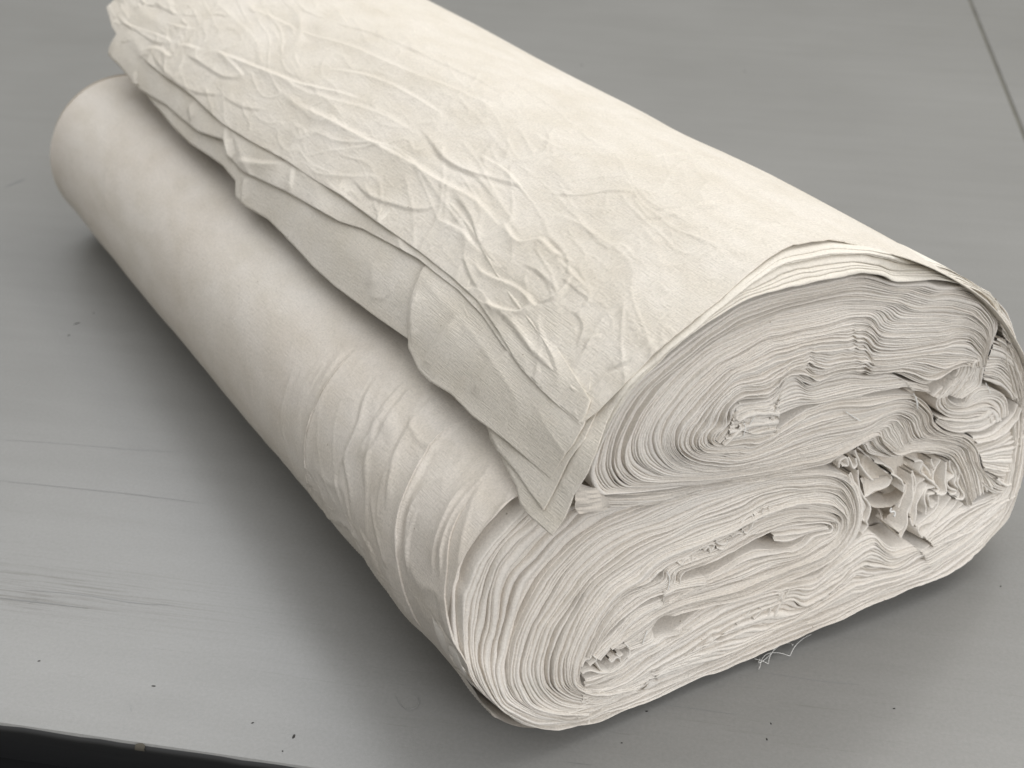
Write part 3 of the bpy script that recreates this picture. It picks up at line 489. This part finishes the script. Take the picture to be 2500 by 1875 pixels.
for a, vv in [('D370,620 D400,720 D460,830 D520,900 D545,920', .002), ('D400,600 D520,700 D600,800 D740,890 D730,940 D690,990 D560,1040 D450,1085 D430,1060', .006),
              ('D870,960 D880,1020 D840,1120 D800,1200', .010), ('D950,830 D975,950 D960,1020 D920,1180 D880,1300 D850,1400 D800,1455', .004),
              ('D940,860 D965,960 D950,1060 D915,1200 D880,1380 D835,1510 D800,1460', .002), ('D1060,900 D1000,980 D960,1080 D940,1200 D930,1270', .006), ('D1100,970 D1040,1060 D1000,1150 D970,1280 D950,1390 D915,1300', .003),
              ('D1080,960 D1035,1070 D1060,1180 D1085,1265', .006), ('D970,740 D1050,740 D1030,840 D1080,890 D1160,960 D1195,1000 D1100,1010 D1060,1060 D1060,1130 D1080,1190 D1090,1270', .002),
              ('D1230,720 D1170,850 D1160,930 D1190,990 D1215,1020 D1180,1050 D1100,1080 D1130,1170 D1150,1210 D1200,1160', .002), ('D1290,740 D1280,850 D1280,950 D1280,1040 D1240,1070 D1180,1050', .000),
              ('D1320,720 D1340,820 D1380,880 D1330,900 D1300,950 D1330,1010 D1400,1040 D1370,1080 D1320,1070', .000), ('D1380,740 D1430,880 D1410,960 D1440,1020 D1470,1080 D1450,1120 D1380,1110', -.001),
              ('D1350,760 D1390,870 D1370,950 D1400,1000 D1430,1060 D1400,1100', .002), ('D1440,850 D1470,950 D1500,1080 D1520,1190', 0), ('D1340,1100 D1250,1230 D1130,1340 D1010,1420 D1040,1500', .004),
              ('D1400,1120 D1350,1200 D1200,1350 D1060,1500', .002), ('D1510,1200 D1350,1290 D1150,1440 D1080,1510', .001), ('D1220,1080 D1200,1180 D1100,1300 D980,1390', .006), ('D1280,1160 D1180,1290 D1060,1380 D1000,1420', .008),
              ('D1450,1160 D1300,1290 D1160,1400 D1060,1500', .004), ('D380,810 D400,900 D420,1020 D470,1110 D525,1190 D500,1300 D480,1350 D495,1390 D440,1470', .001), ('D330,850 D370,960 D420,1080 D470,1200 D430,1290 D470,1350', .003),
              ('D300,860 D340,960 D390,1070 D430,1180 D415,1280', .000), ('D210,800 D215,730 D280,700 D290,770 D240,790', .002), ('D310,690 D330,760 D350,800 D380,760 D360,690', .002), ('D560,740 D640,760 D720,800 D760,850', .004),
              ('D1130,700 D1150,770 D1160,800', .003), ('D1020,730 D1090,800 D1140,900 D1165,950', .006), ('D740,860 D800,900 D850,960 D845,1040', .001)]:
    strip(a, vv, depth=.034, wob=.0005, curl=rng.uniform(-.007, .007))
# the broad curled fold in the hollow
def ruled(name, A_, B_, va, vb_, bulge=.0, mid=10):
    a = resample(spline([face(x, y, va) for x, y in P(A_)], 8), 60); b_ = resample(spline([face(x, y, vb_) for x, y in P(B_)], 8), 60)
    rows = []
    for k_ in range(mid + 1):
        t = k_ / mid; q = a * (1 - t) + b_ * t; q[:, 2] += bulge * math.sin(math.pi * t); rows.append(q)
    Q = np.stack(rows, 1); Q[..., 2] += .0012 * N1(np.arange(60)[:, None] * .2, np.arange(mid + 1)[None] * .3 + va * 900)
    V = bale(Q[..., 0], Q[..., 2], Q[..., 1]); return make(name, V, grid_faces(60, mid + 1), M_WRAP, roll)
ruled('curled_fold', 'D430,1080 D500,1160 D560,1200 D650,1205 D740,1180 D820,1110 D850,1020 D840,950', 'D440,1060 D500,1060 D570,1045 D650,1030 D700,990 D735,940 D740,900 D780,880', .004, .045, .004)
ruled('curled_fold', 'D410,900 D440,960 D450,1040 D470,1085 D560,1045 D690,990 D735,930 D725,895', 'D400,820 D450,830 D500,870 D560,900 D600,890 D650,880 D700,880 D725,890', .006, .03, -.003)
ruled('curled_fold', 'D590,1200 D620,1270 D645,1335 D690,1290 D730,1240 D760,1190', 'D560,1190 D600,1195 D650,1200 D690,1195 D730,1170 D770,1150', .008, .04, 0)
ruled('curled_fold', 'D390,640 D500,690 D600,780 D680,850 D740,885', 'D395,760 D440,850 D500,900 D560,910 D600,900', .003, .02, .004)
ruled('curled_fold', 'D1050,740 D1030,830 D1080,890 D1165,960', 'D1090,740 D1110,830 D1140,900 D1170,950', .002, .03, 0)
ruled('ribbed_tag', 'H1310,125 H1275,200 H1257,350 H1300,432', 'H1490,165 H1545,230 H1600,320 H1590,385', -.001, .012, -.002)
tube('loose_thread', bale(*(lambda p: (p[:, 0], p[:, 2], p[:, 1]))(spline([face(x, y, .0) for x, y in P('D730,1200 D720,1240 D760,1240 D765,1280 D750,1285')], 8))), .0006, M_THREAD, roll)
for a in ('D250,215 D330,270 D400,310', 'D950,60 D965,120 D975,190', 'C1560,1200 C1590,1260 C1625,1330', 'B1760,1480 B1790,1530 B1810,1600', 'G100,1000 G125,1080 G110,1190', 'A1700,940 A1720,1000 A1700,1090', 'A1810,890 A1770,960 A1740,1020', 'F1560,560 F1530,640 F1510,700'):
    tube('loose_thread', bale(*(lambda p: (p[:, 0], p[:, 2] - .003, p[:, 1]))(spline([face(x, y, 0.) for x, y in P(a)], 8))), .00028, M_THREAD, roll)
# small pinched loops in the lower lobe and slab
for a in ('G1150,360 G1160,420 G1140,460 G1080,455 G1085,380', 'G1000,450 G1040,430 G1035,500 G1000,520', 'G870,560 G900,510 G980,450 G990,520 G940,630 G890,620', 'G790,680 G830,640 G890,640 G880,600', 'G610,710 G650,745 G720,740 G740,700', 'G620,780 G680,790 G740,740',
          'G450,800 G500,760 G580,740 G600,770 G560,830', 'G500,810 G540,770 G560,800', 'G230,920 G260,945 G300,900 G350,880', 'G360,930 G390,880 G430,900 G450,930', 'G1200,1260 G1330,1190 G1350,1220 G1270,1350 G1200,1470 G1250,1450', 'G1250,1260 G1290,1230 G1200,1400',
          'G1180,1340 G1160,1440 G1060,1560', 'G960,1430 G900,1490 G830,1560', 'G1050,1370 G1080,1420 G1000,1500', 'F1190,860 F1220,900 F1280,850 F1330,920', 'F1340,700 F1380,740 F1410,800 F1380,860', 'F1260,800 F1300,850 F1340,830', 'F1030,830 F1060,870 F1000,940',
          'F1060,900 F1120,990 F1190,1000', 'F920,950 F950,900 F1010,840', 'F930,1030 F1000,990 F1100,1010 F1180,1000', 'F1100,1350 F1160,1310 F1120,1400 F1050,1450', 'F880,1480 F960,1440 F1010,1440 F980,1530'):
    strip(a, -.0015, depth=.02, wd=.002, wob=.0003)

# body of cloth behind the visible ends (upper lobe, lower lobe, right bulge): keeps the hollows closed
def backing(px, v0, name='inner_layers', depth=.2):
    p = resample(spline([face(x, y, v0) for x, y in P(px)], 6), 80); c = p.mean(0)
    rr = [np.repeat(c[None], 80, 0)] + [c + (p - c) * f for f in (.3, .6, .85, 1.)]
    q = p.copy(); q[:, 2] += depth; rr.append(q); Q = np.stack(rr, 1)
    Q[:, :-1, 2] += .006 * N3(Q[:, :-1, 0] * 40, Q[:, :-1, 1] * 40)
    make(name, bale(Q[..., 0], Q[..., 2], np.maximum(Q[..., 1], .003)), grid_faces(80, 6), M_WRAP, roll)
backing('1480,1160 1500,1020 1600,900 1750,770 1950,700 2150,690 2300,710 2410,780 2410,870 2470,1000 2470,1150 2380,1300 2280,1320 2150,1200 2000,1130 1700,1180 1480,1160', .038)
backing('1260,1700 1160,1600 1140,1480 1200,1350 1330,1250 1600,1190 1950,1160 2100,1240 2130,1330 2300,1330 2420,1230 2380,1330 2250,1410 1950,1530 1600,1690 1350,1750 1260,1700', .042)
backing('2060,1130 2250,1150 2420,1200 2440,1280 2300,1370 2150,1400 2080,1330 2040,1230 2060,1130', .050)
# table-side and far caps
cu = np.linspace(0, 1, 60); Cc = resample(np.vstack([W_C[::-1][:1], W_C[::-1]]), 60)
def cap(C_, v, name):
    c = C_.mean(0); V = np.vstack([[c], C_]); n = len(C_)
    B_ = bale(V[:, 0], np.full(len(V), v), np.maximum(V[:, 1], .003)); i = np.arange(1, n)
    make(name, B_, np.stack([np.zeros(n - 1, int), i, i + 1], 1), M_WRAP, roll)
Win = W_C - (W_C - W_C.mean(0)) * .03; cap(np.vstack([Win[::8], Win[:1]]), BL - .012, 'far_end'); Din = D_C - (D_C - D_C.mean(0)) * .04; Dk = Din[D_L < .70]; cap(np.vstack([Dk[::8], Dk[-1:], Dk[:1]]), BL - .01, 'far_end')

# tangled white thread at the foot of the bundle
for k_ in range(3):
    g0 = ground(1876, 1592); pts = []
    r = np.random.RandomState(60 + k_); a0 = r.rand() * 6
    for i in range(16):
        t = i / 15; px = 1845 + (70 + 30 * k_) * t + 9 * math.sin(a0 + t * 11 + k_) ; py = 1618 - 60 * t ** 1.2 + 13 * math.cos(a0 * 2 + t * 9) + k_ * 2
        q = ground(px, py, .003 + .004 * abs(math.sin(t * 7 + k_))); pts.append(q * S)
    tube('thread_tangle', spline(pts, 3), .00017, M_THREAD, roll, 5)

# ------------------------------------------------------------------ table
def gxy(px, py): return ground(px, py)[:2] * S
m, nt, b, N, L = mat('grey_laminate')
tc = N.new('ShaderNodeTexCoord')
edir = math.atan2(*(gxy(680, 1866) - gxy(0, 1768))[::-1])
rot = N.new('ShaderNodeMapping'); rot.vector_type = 'TEXTURE'; rot.inputs['Rotation'].default_value = (0, 0, edir); L.new(tc.outputs['Object'], rot.inputs[0])
def tex(scale3, sc_, det, stops, dist=0, src=None, rough=.55):
    m1 = N.new('ShaderNodeMapping'); m1.inputs['Scale'].default_value = scale3; L.new(src or rot.outputs[0], m1.inputs[0])
    t1 = N.new('ShaderNodeTexNoise'); t1.inputs['Scale'].default_value = sc_; t1.inputs['Detail'].default_value = det; t1.inputs['Distortion'].default_value = dist; t1.inputs['Roughness'].default_value = rough; L.new(m1.outputs[0], t1.inputs['Vector'])
    r1 = ramp(N, stops); L.new(t1.outputs[0], r1.inputs[0]); return r1.outputs[0], t1.outputs[0]
def mulmix(a, b_, fac=None):
    x_ = N.new('ShaderNodeMix'); x_.data_type = 'RGBA'; x_.blend_type = 'MULTIPLY'; x_.inputs[0].default_value = 1
    if fac is not None: L.new(fac, x_.inputs[0])
    L.new(a, x_.inputs[6]); L.new(b_, x_.inputs[7]); return x_.outputs[2]
base_, _ = tex((1, 1, 1), 3.2, 5, [(.3, (.212, .209, .199)), (.7, (.240, .237, .227))])
fine, _ = tex((1, 1, 1), 420, 3, [(.25, (.90, .90, .90)), (.75, (1.08, 1.08, 1.08))], rough=.8)
soft, ns2o = tex((3, 26, 1), 2.0, 5, [(.30, (.955, .955, .95)), (.7, (1.02, 1.02, 1.02))])
scr, _ = tex((7, 330, 1), 1.4, 6, [(.36, (.52, .49, .44)), (.50, (1, 1, 1))], .6, rough=.7)
scr2, _ = tex((14, 520, 1), 1.0, 4, [(.30, (.62, .61, .58)), (.40, (1, 1, 1))], 1.0, rough=.6)
col_ = mulmix(mulmix(base_, fine), soft)
# grubby rubbed band along the front left, where work is dragged over the edge
sx = N.new('ShaderNodeSeparateXYZ'); L.new(rot.outputs[0], sx.inputs[0])
def window(out, c, hw):
    a_ = N.new('ShaderNodeMath'); a_.operation = 'SUBTRACT'; a_.inputs[1].default_value = c; L.new(out, a_.inputs[0])
    b_ = N.new('ShaderNodeMath'); b_.operation = 'ABSOLUTE'; L.new(a_.outputs[0], b_.inputs[0])
    c_ = N.new('ShaderNodeMapRange'); c_.inputs[1].default_value = hw; c_.inputs[2].default_value = 0; c_.interpolation_type = 'SMOOTHSTEP'; L.new(b_.outputs[0], c_.inputs[0]); return c_.outputs[0]
def rotc(px, py):
    p_ = gxy(px, py); c_, s_ = math.cos(-edir), math.sin(-edir); return p_[0] * c_ - p_[1] * s_, p_[0] * s_ + p_[1] * c_
bc = rotc(130, 1440); blotch, bno = tex((1.2, 5, 1), 7, 4, [(.42, (0, 0, 0)), (.60, (1, 1, 1))])
wx_ = window(sx.outputs[0], bc[0] - .05, .26); wy_ = window(sx.outputs[1], bc[1], .045)
mm = N.new('ShaderNodeMath'); mm.operation = 'MULTIPLY'; L.new(wx_, mm.inputs[0]); L.new(wy_, mm.inputs[1])
col_ = mulmix(col_, scr, mm.outputs[0])
wy2 = window(sx.outputs[1], bc[1] - .02, .16); m4 = N.new('ShaderNodeMath'); m4.operation = 'MULTIPLY'; L.new(wy2, m4.inputs[0]); L.new(blotch, m4.inputs[1])
m5 = N.new('ShaderNodeMath'); m5.operation = 'MULTIPLY'; m5.inputs[1].default_value = .45; L.new(m4.outputs[0], m5.inputs[0])
col_ = mulmix(col_, scr2, m5.outputs[0])
L.new(col_, b.inputs['Base Color'])
ns2 = N.new('ShaderNodeTexNoise'); ns2.inputs['Scale'].default_value = 5; ns2.inputs['Detail'].default_value = 5; L.new(tc.outputs['Object'], ns2.inputs['Vector'])
rr = ramp(N, [(.3, (.29, .29, .29)), (.7, (.35, .35, .35))]); L.new(ns2.outputs[0], rr.inputs[0]); L.new(rr.outputs[0], b.inputs['Roughness'])
b.inputs['Specular IOR Level'].default_value = .5
nb_ = N.new('ShaderNodeTexNoise'); nb_.inputs['Scale'].default_value = 900; L.new(tc.outputs['Object'], nb_.inputs['Vector'])
bp = N.new('ShaderNodeBump'); bp.inputs['Strength'].default_value = .12; bp.inputs['Distance'].default_value = .0004; L.new(nb_.outputs[0], bp.inputs['Height']); L.new(bp.outputs[0], b.inputs['Normal'])
M_TABLE = m
def plain(name, col, rough):
    m_, nt_, b_, N_, L_ = mat(name); n_ = N_.new('ShaderNodeTexNoise'); n_.inputs['Scale'].default_value = 60
    r_ = ramp(N_, [(.3, tuple(c * .8 for c in col)), (.7, tuple(c * 1.15 for c in col))]); L_.new(n_.outputs[0], r_.inputs[0]); L_.new(r_.outputs[0], b_.inputs['Base Color']); b_.inputs['Roughness'].default_value = rough; return m_
M_EDGE = plain('dark_edge_band', (.012, .012, .012), .5); M_BLACK = plain('black_underside', (.004, .004, .005), .8); M_SEAM = plain('seam_filler', (.12, .115, .095), .7)
M_CHIP = plain('worn_brown_core', (.075, .066, .05), .8); M_FLECK = plain('dark_fleck', (.03, .028, .025), .8); M_FLOOR = plain('dark_blue_floor', (.004, .009, .02), .8); M_SMUDGE = plain('grey_smudge', (.26, .26, .25), .5)
table = bpy.data.objects.new('table', None); COL.objects.link(table); table['label'] = 'large grey laminate work table with a straight panel seam and worn dark front edge'; table['category'] = 'table'
e0, e1 = gxy(0, 1768), gxy(680, 1866); ed = (e1 - e0) / np.linalg.norm(e1 - e0); en = np.array([-ed[1], ed[0]])
q0, q1 = gxy(2368, 0), gxy(2500, 328); sd_ = (q0 - q1) / np.linalg.norm(q0 - q1)
def cross2(p, d, q, e_):
    A_ = np.array([d, -e_]).T; t = np.linalg.solve(A_, q - p); return p + d * t[0]
sb = cross2(e0, ed, q1, sd_)                                      # where the seam meets the front edge
LEFT = e0 - ed * 2.2; TH = .025; gap = .0022
def slab(name, c4, ztop, zbot, material, bev=.0012):
    c = np.array(c4); ctr = c.mean(0); ins = c + (ctr - c) / np.linalg.norm(ctr - c, axis=1)[:, None] * bev * 1.4
    V = np.vstack([np.c_[ins, np.full(4, ztop)], np.c_[c, np.full(4, ztop - bev)], np.c_[c, np.full(4, zbot)]])
    f = [[0, 1, 2, 3]] + [[i + 4, (i + 1) % 4 + 4, (i + 1) % 4, i] for i in range(4)] + [[i + 8, (i + 1) % 4 + 8, (i + 1) % 4 + 4, i + 4] for i in range(4)] + [[11, 10, 9, 8]]
    return make(name, V, f, material, table, smooth=False)
slab('tabletop_panel', [LEFT, sb - ed * gap, sb - ed * gap + sd_ * 4.5, LEFT + sd_ * 4.5], 0, -TH, M_TABLE)
slab('tabletop_panel', [sb + ed * gap, sb + ed * 2.0, sb + ed * 2.0 + sd_ * 4.5, sb + ed * gap + sd_ * 4.5], 0, -TH, M_TABLE)
slab('seam_filler', [sb - ed * gap, sb + ed * gap, sb + ed * gap + sd_ * 4.45, sb - ed * gap + sd_ * 4.45], -.0018, -TH + .001, M_SEAM, .0002)
R_ = sb + ed * 2.0
# edge band, slightly uneven and chipped, then a recessed black apron below
nE = 400; tE = np.linspace(0, np.linalg.norm(R_ - LEFT), nE); base = LEFT[None] + ed[None] * tE[:, None]
rows = []
for off, z in ((-.0002, -.0004), (-.0016, -.0009), (-.0028, -.003), (-.0028, -TH)):
    w_ = .0004 * N1(tE * 60, 3.) * (z > -.004); p2 = base + en[None] * (off + w_)[:, None] if np.ndim(w_) else base + en[None] * off
    rows.append(np.c_[p2, np.full(nE, z) + (.0003 * N2(tE * 90, 1.) if z > -.004 else 0)])
make('edge_band', np.stack(rows, 1).reshape(-1, 3), grid_faces(nE, 4), M_EDGE, table)
for px, py, l_ in ((345, 1817, .0030),):
    c = gxy(px, py); n_ = 9; rw = []
    for i in range(n_):
        t = i / (n_ - 1) * 2 - 1; hh = (1 - t * t) * .0014; p_ = c + ed * t * l_
        rw += [[*(p_ - en * .0030), -.0022], [*(p_ - en * .0030), -.0006 + hh * .3], [*(p_ - en * .001 + en * hh), .0005]]
    make('edge_chip', rw, grid_faces(n_, 3), M_CHIP, table)
apron = [LEFT + en * .03, R_ + en * .03]
make('apron', [[*apron[0], -TH], [*apron[1], -TH], [*apron[1], -.16], [*apron[0], -.16], [*(apron[0] + en * .02), -.16], [*(apron[1] + en * .02), -.16], [*(apron[1] + en * .02), -TH], [*(apron[0] + en * .02), -TH]], [[0, 1, 2, 3], [3, 2, 5, 4], [4, 5, 6, 7], [7, 6, 1, 0]], M_BLACK, table, smooth=False)
fl = make('floor', [[-6, -3, -.80], [6, -3, -.80], [6, 8, -.80], [-6, 8, -.80]], [[0, 1, 2, 3]], M_FLOOR, None, smooth=False, kind='structure')

# flecks lying on the table
def fleck(px, py, l_, w_, ang, label=None, h=.0004):
    l_ *= .8; w_ *= .7
    c = gxy(px, py); n_ = 7; r = np.random.RandomState(int(px)); a = np.linspace(0, 2 * math.pi, n_, endpoint=False)
    rad = .75 + .5 * r.rand(n_); x = np.cos(a) * l_ * rad; y = np.sin(a) * w_ * rad; ca, sa = math.cos(ang), math.sin(ang)
    X = c[0] + x * ca - y * sa; Y = c[1] + x * sa + y * ca
    V = np.vstack([np.c_[X, Y, np.full(n_, .0001)], np.c_[c[0] + (X - c[0]) * .7, c[1] + (Y - c[1]) * .7, np.full(n_, h)], [[c[0], c[1], h * 1.2]]])
    f = [[i, (i + 1) % n_, n_ + (i + 1) % n_, n_ + i] for i in range(n_)] + [[n_ + i, n_ + (i + 1) % n_, 2 * n_, 2 * n_] for i in range(n_)]
    me = bpy.data.meshes.new('debris_fleck'); me.from_pydata(V.tolist(), [], [q if q[2] != q[3] else q[:3] for q in f]); me.materials.append(M_FLECK)
    o = bpy.data.objects.new('debris_fleck', me); COL.objects.link(o)
    o['category'] = 'fleck'; o['group'] = 'dark flecks lying on the grey table top'; o['label'] = label
fleck(717, 1798, .0022, .0012, 1.3, 'largest black triangular chip, on the table near its front edge')
fleck(375, 1675, .0019, .0007, .0, 'flat grey brown chip lying in front of the scratched patch of table')
fleck(188, 790, .0042, .0007, .55, 'longest thin dark sliver on the table left of the roll')
fleck(168, 819, .0016, .0007, .5, 'short dark crumb just in front of the long sliver left of the roll')
fleck(229, 765, .0010, .0005, .4, 'tiny dark crumb just behind the long sliver left of the roll')
fleck(617, 1765, .0011, .0005, .5, 'small dark comma shaped crumb beside the big black triangular chip')
fleck(1579, 1737, .0012, .0007, .2, 'round dark crumb close in front of the lower lobe of the roll')
fleck(1882, 1767, .0006, .0012, .2, 'upright dark flake, rear one of two in front of the roll')
fleck(1872, 1805, .0007, .0013, .1, 'upright dark flake, front one of two in front of the roll')
fleck(2183, 1730, .0012, .0006, .2, 'dark crumb on bare table right of the two flakes')
fleck(1518, 1814, .0008, .0005, .2, 'tiny grey crumb nearest the bottom of the table, below the round crumb')
fleck(2443, 1432, .0008, .0008, 0, 'small brown crumb on the table beyond the right end of the roll')
fleck(1818, 174, .0022, .0012, .0, 'blurred brown crumb on the table behind the roll, left of the seam')
fleck(1420, 160, .0020, .0010, .1, 'blurred faint crumb on the table close behind the top sheet')
fleck(96, 1614, .0012, .0006, .3, 'small dark crumb on the bright left corner of the table')
fleck(690, 1834, .0007, .0006, .3, 'tiny dark dot nearest the worn edge, below the triangular chip')
# long scratches and rubbed smears in the laminate: thin inlays, parts of the table
def scratch(name, px, wid, mt):
    p = spline([[*gxy(x, y), .00012] for x, y in px], 6); t = np.gradient(p[:, :2], axis=0); t /= np.linalg.norm(t, axis=1)[:, None]; nn = np.c_[-t[:, 1], t[:, 0]]
    u = np.linspace(0, 1, len(p)); ww = wid * np.sin(np.pi * u) ** .6 * (.7 + .5 * np.abs(N3(u * 14, px[0][0] * .1)))
    V = np.stack([np.c_[p[:, :2] + nn * ww[:, None], p[:, 2]], np.c_[p[:, :2], p[:, 2] + .00004], np.c_[p[:, :2] - nn * ww[:, None], p[:, 2]]], 1).reshape(-1, 3)
    make(name, V, grid_faces(len(p), 3), mt, table)
M_SCR = plain('scratch_line', (.18, .18, .175), .45); M_SCL = plain('faint_scratch', (.222, .222, .216), .4)
for px_, w_, m_ in (([(-20, 1172), (160, 1190), (330, 1208), (500, 1230)], .00035, M_SCR), ([(-20, 1072), (150, 1083), (330, 1098), (440, 1104)], .0003, M_SCL), 
                    ([(-10, 1460), (90, 1470), (220, 1486)], .0005, M_SCR), ([(60, 1440), (200, 1452), (330, 1472), (420, 1478)], .0005, M_SCL),
                    ([(1380, 1860), (1425, 1866), (1450, 1868)], .0003, M_SCR), ([(1855, 1640), (2000, 1662), (2100, 1672)], .0003, M_SCL), ([(70, 1475), (86, 1466), (90, 1461)], .0004, M_SCR), ([(315, 1712), (322, 1740)], .0003, M_SCL),
                    ([(1500, 1700), (1640, 1722), (1800, 1745)], .0003, M_SCL), ([(300, 716), (360, 712), (430, 722)], .0011, M_SCL), ([(10, 458), (40, 446), (62, 436)], .0035, M_SCR), ([(2438, 106), (2462, 104), (2472, 108)], .003, M_SCL)):
    scratch('scratch', px_, w_, m_)
hair = tube('loose_hair', spline([[*gxy(x, y), .0008] for x, y in ((968, 1700), (978, 1722), (998, 1734), (1018, 1727), (1024, 1710), (1015, 1700))], 8), .00013, M_SMUDGE, None, 5)
hair['label'] = 'fine curved hair on the table left of the lower lobe'; hair['category'] = 'hair'
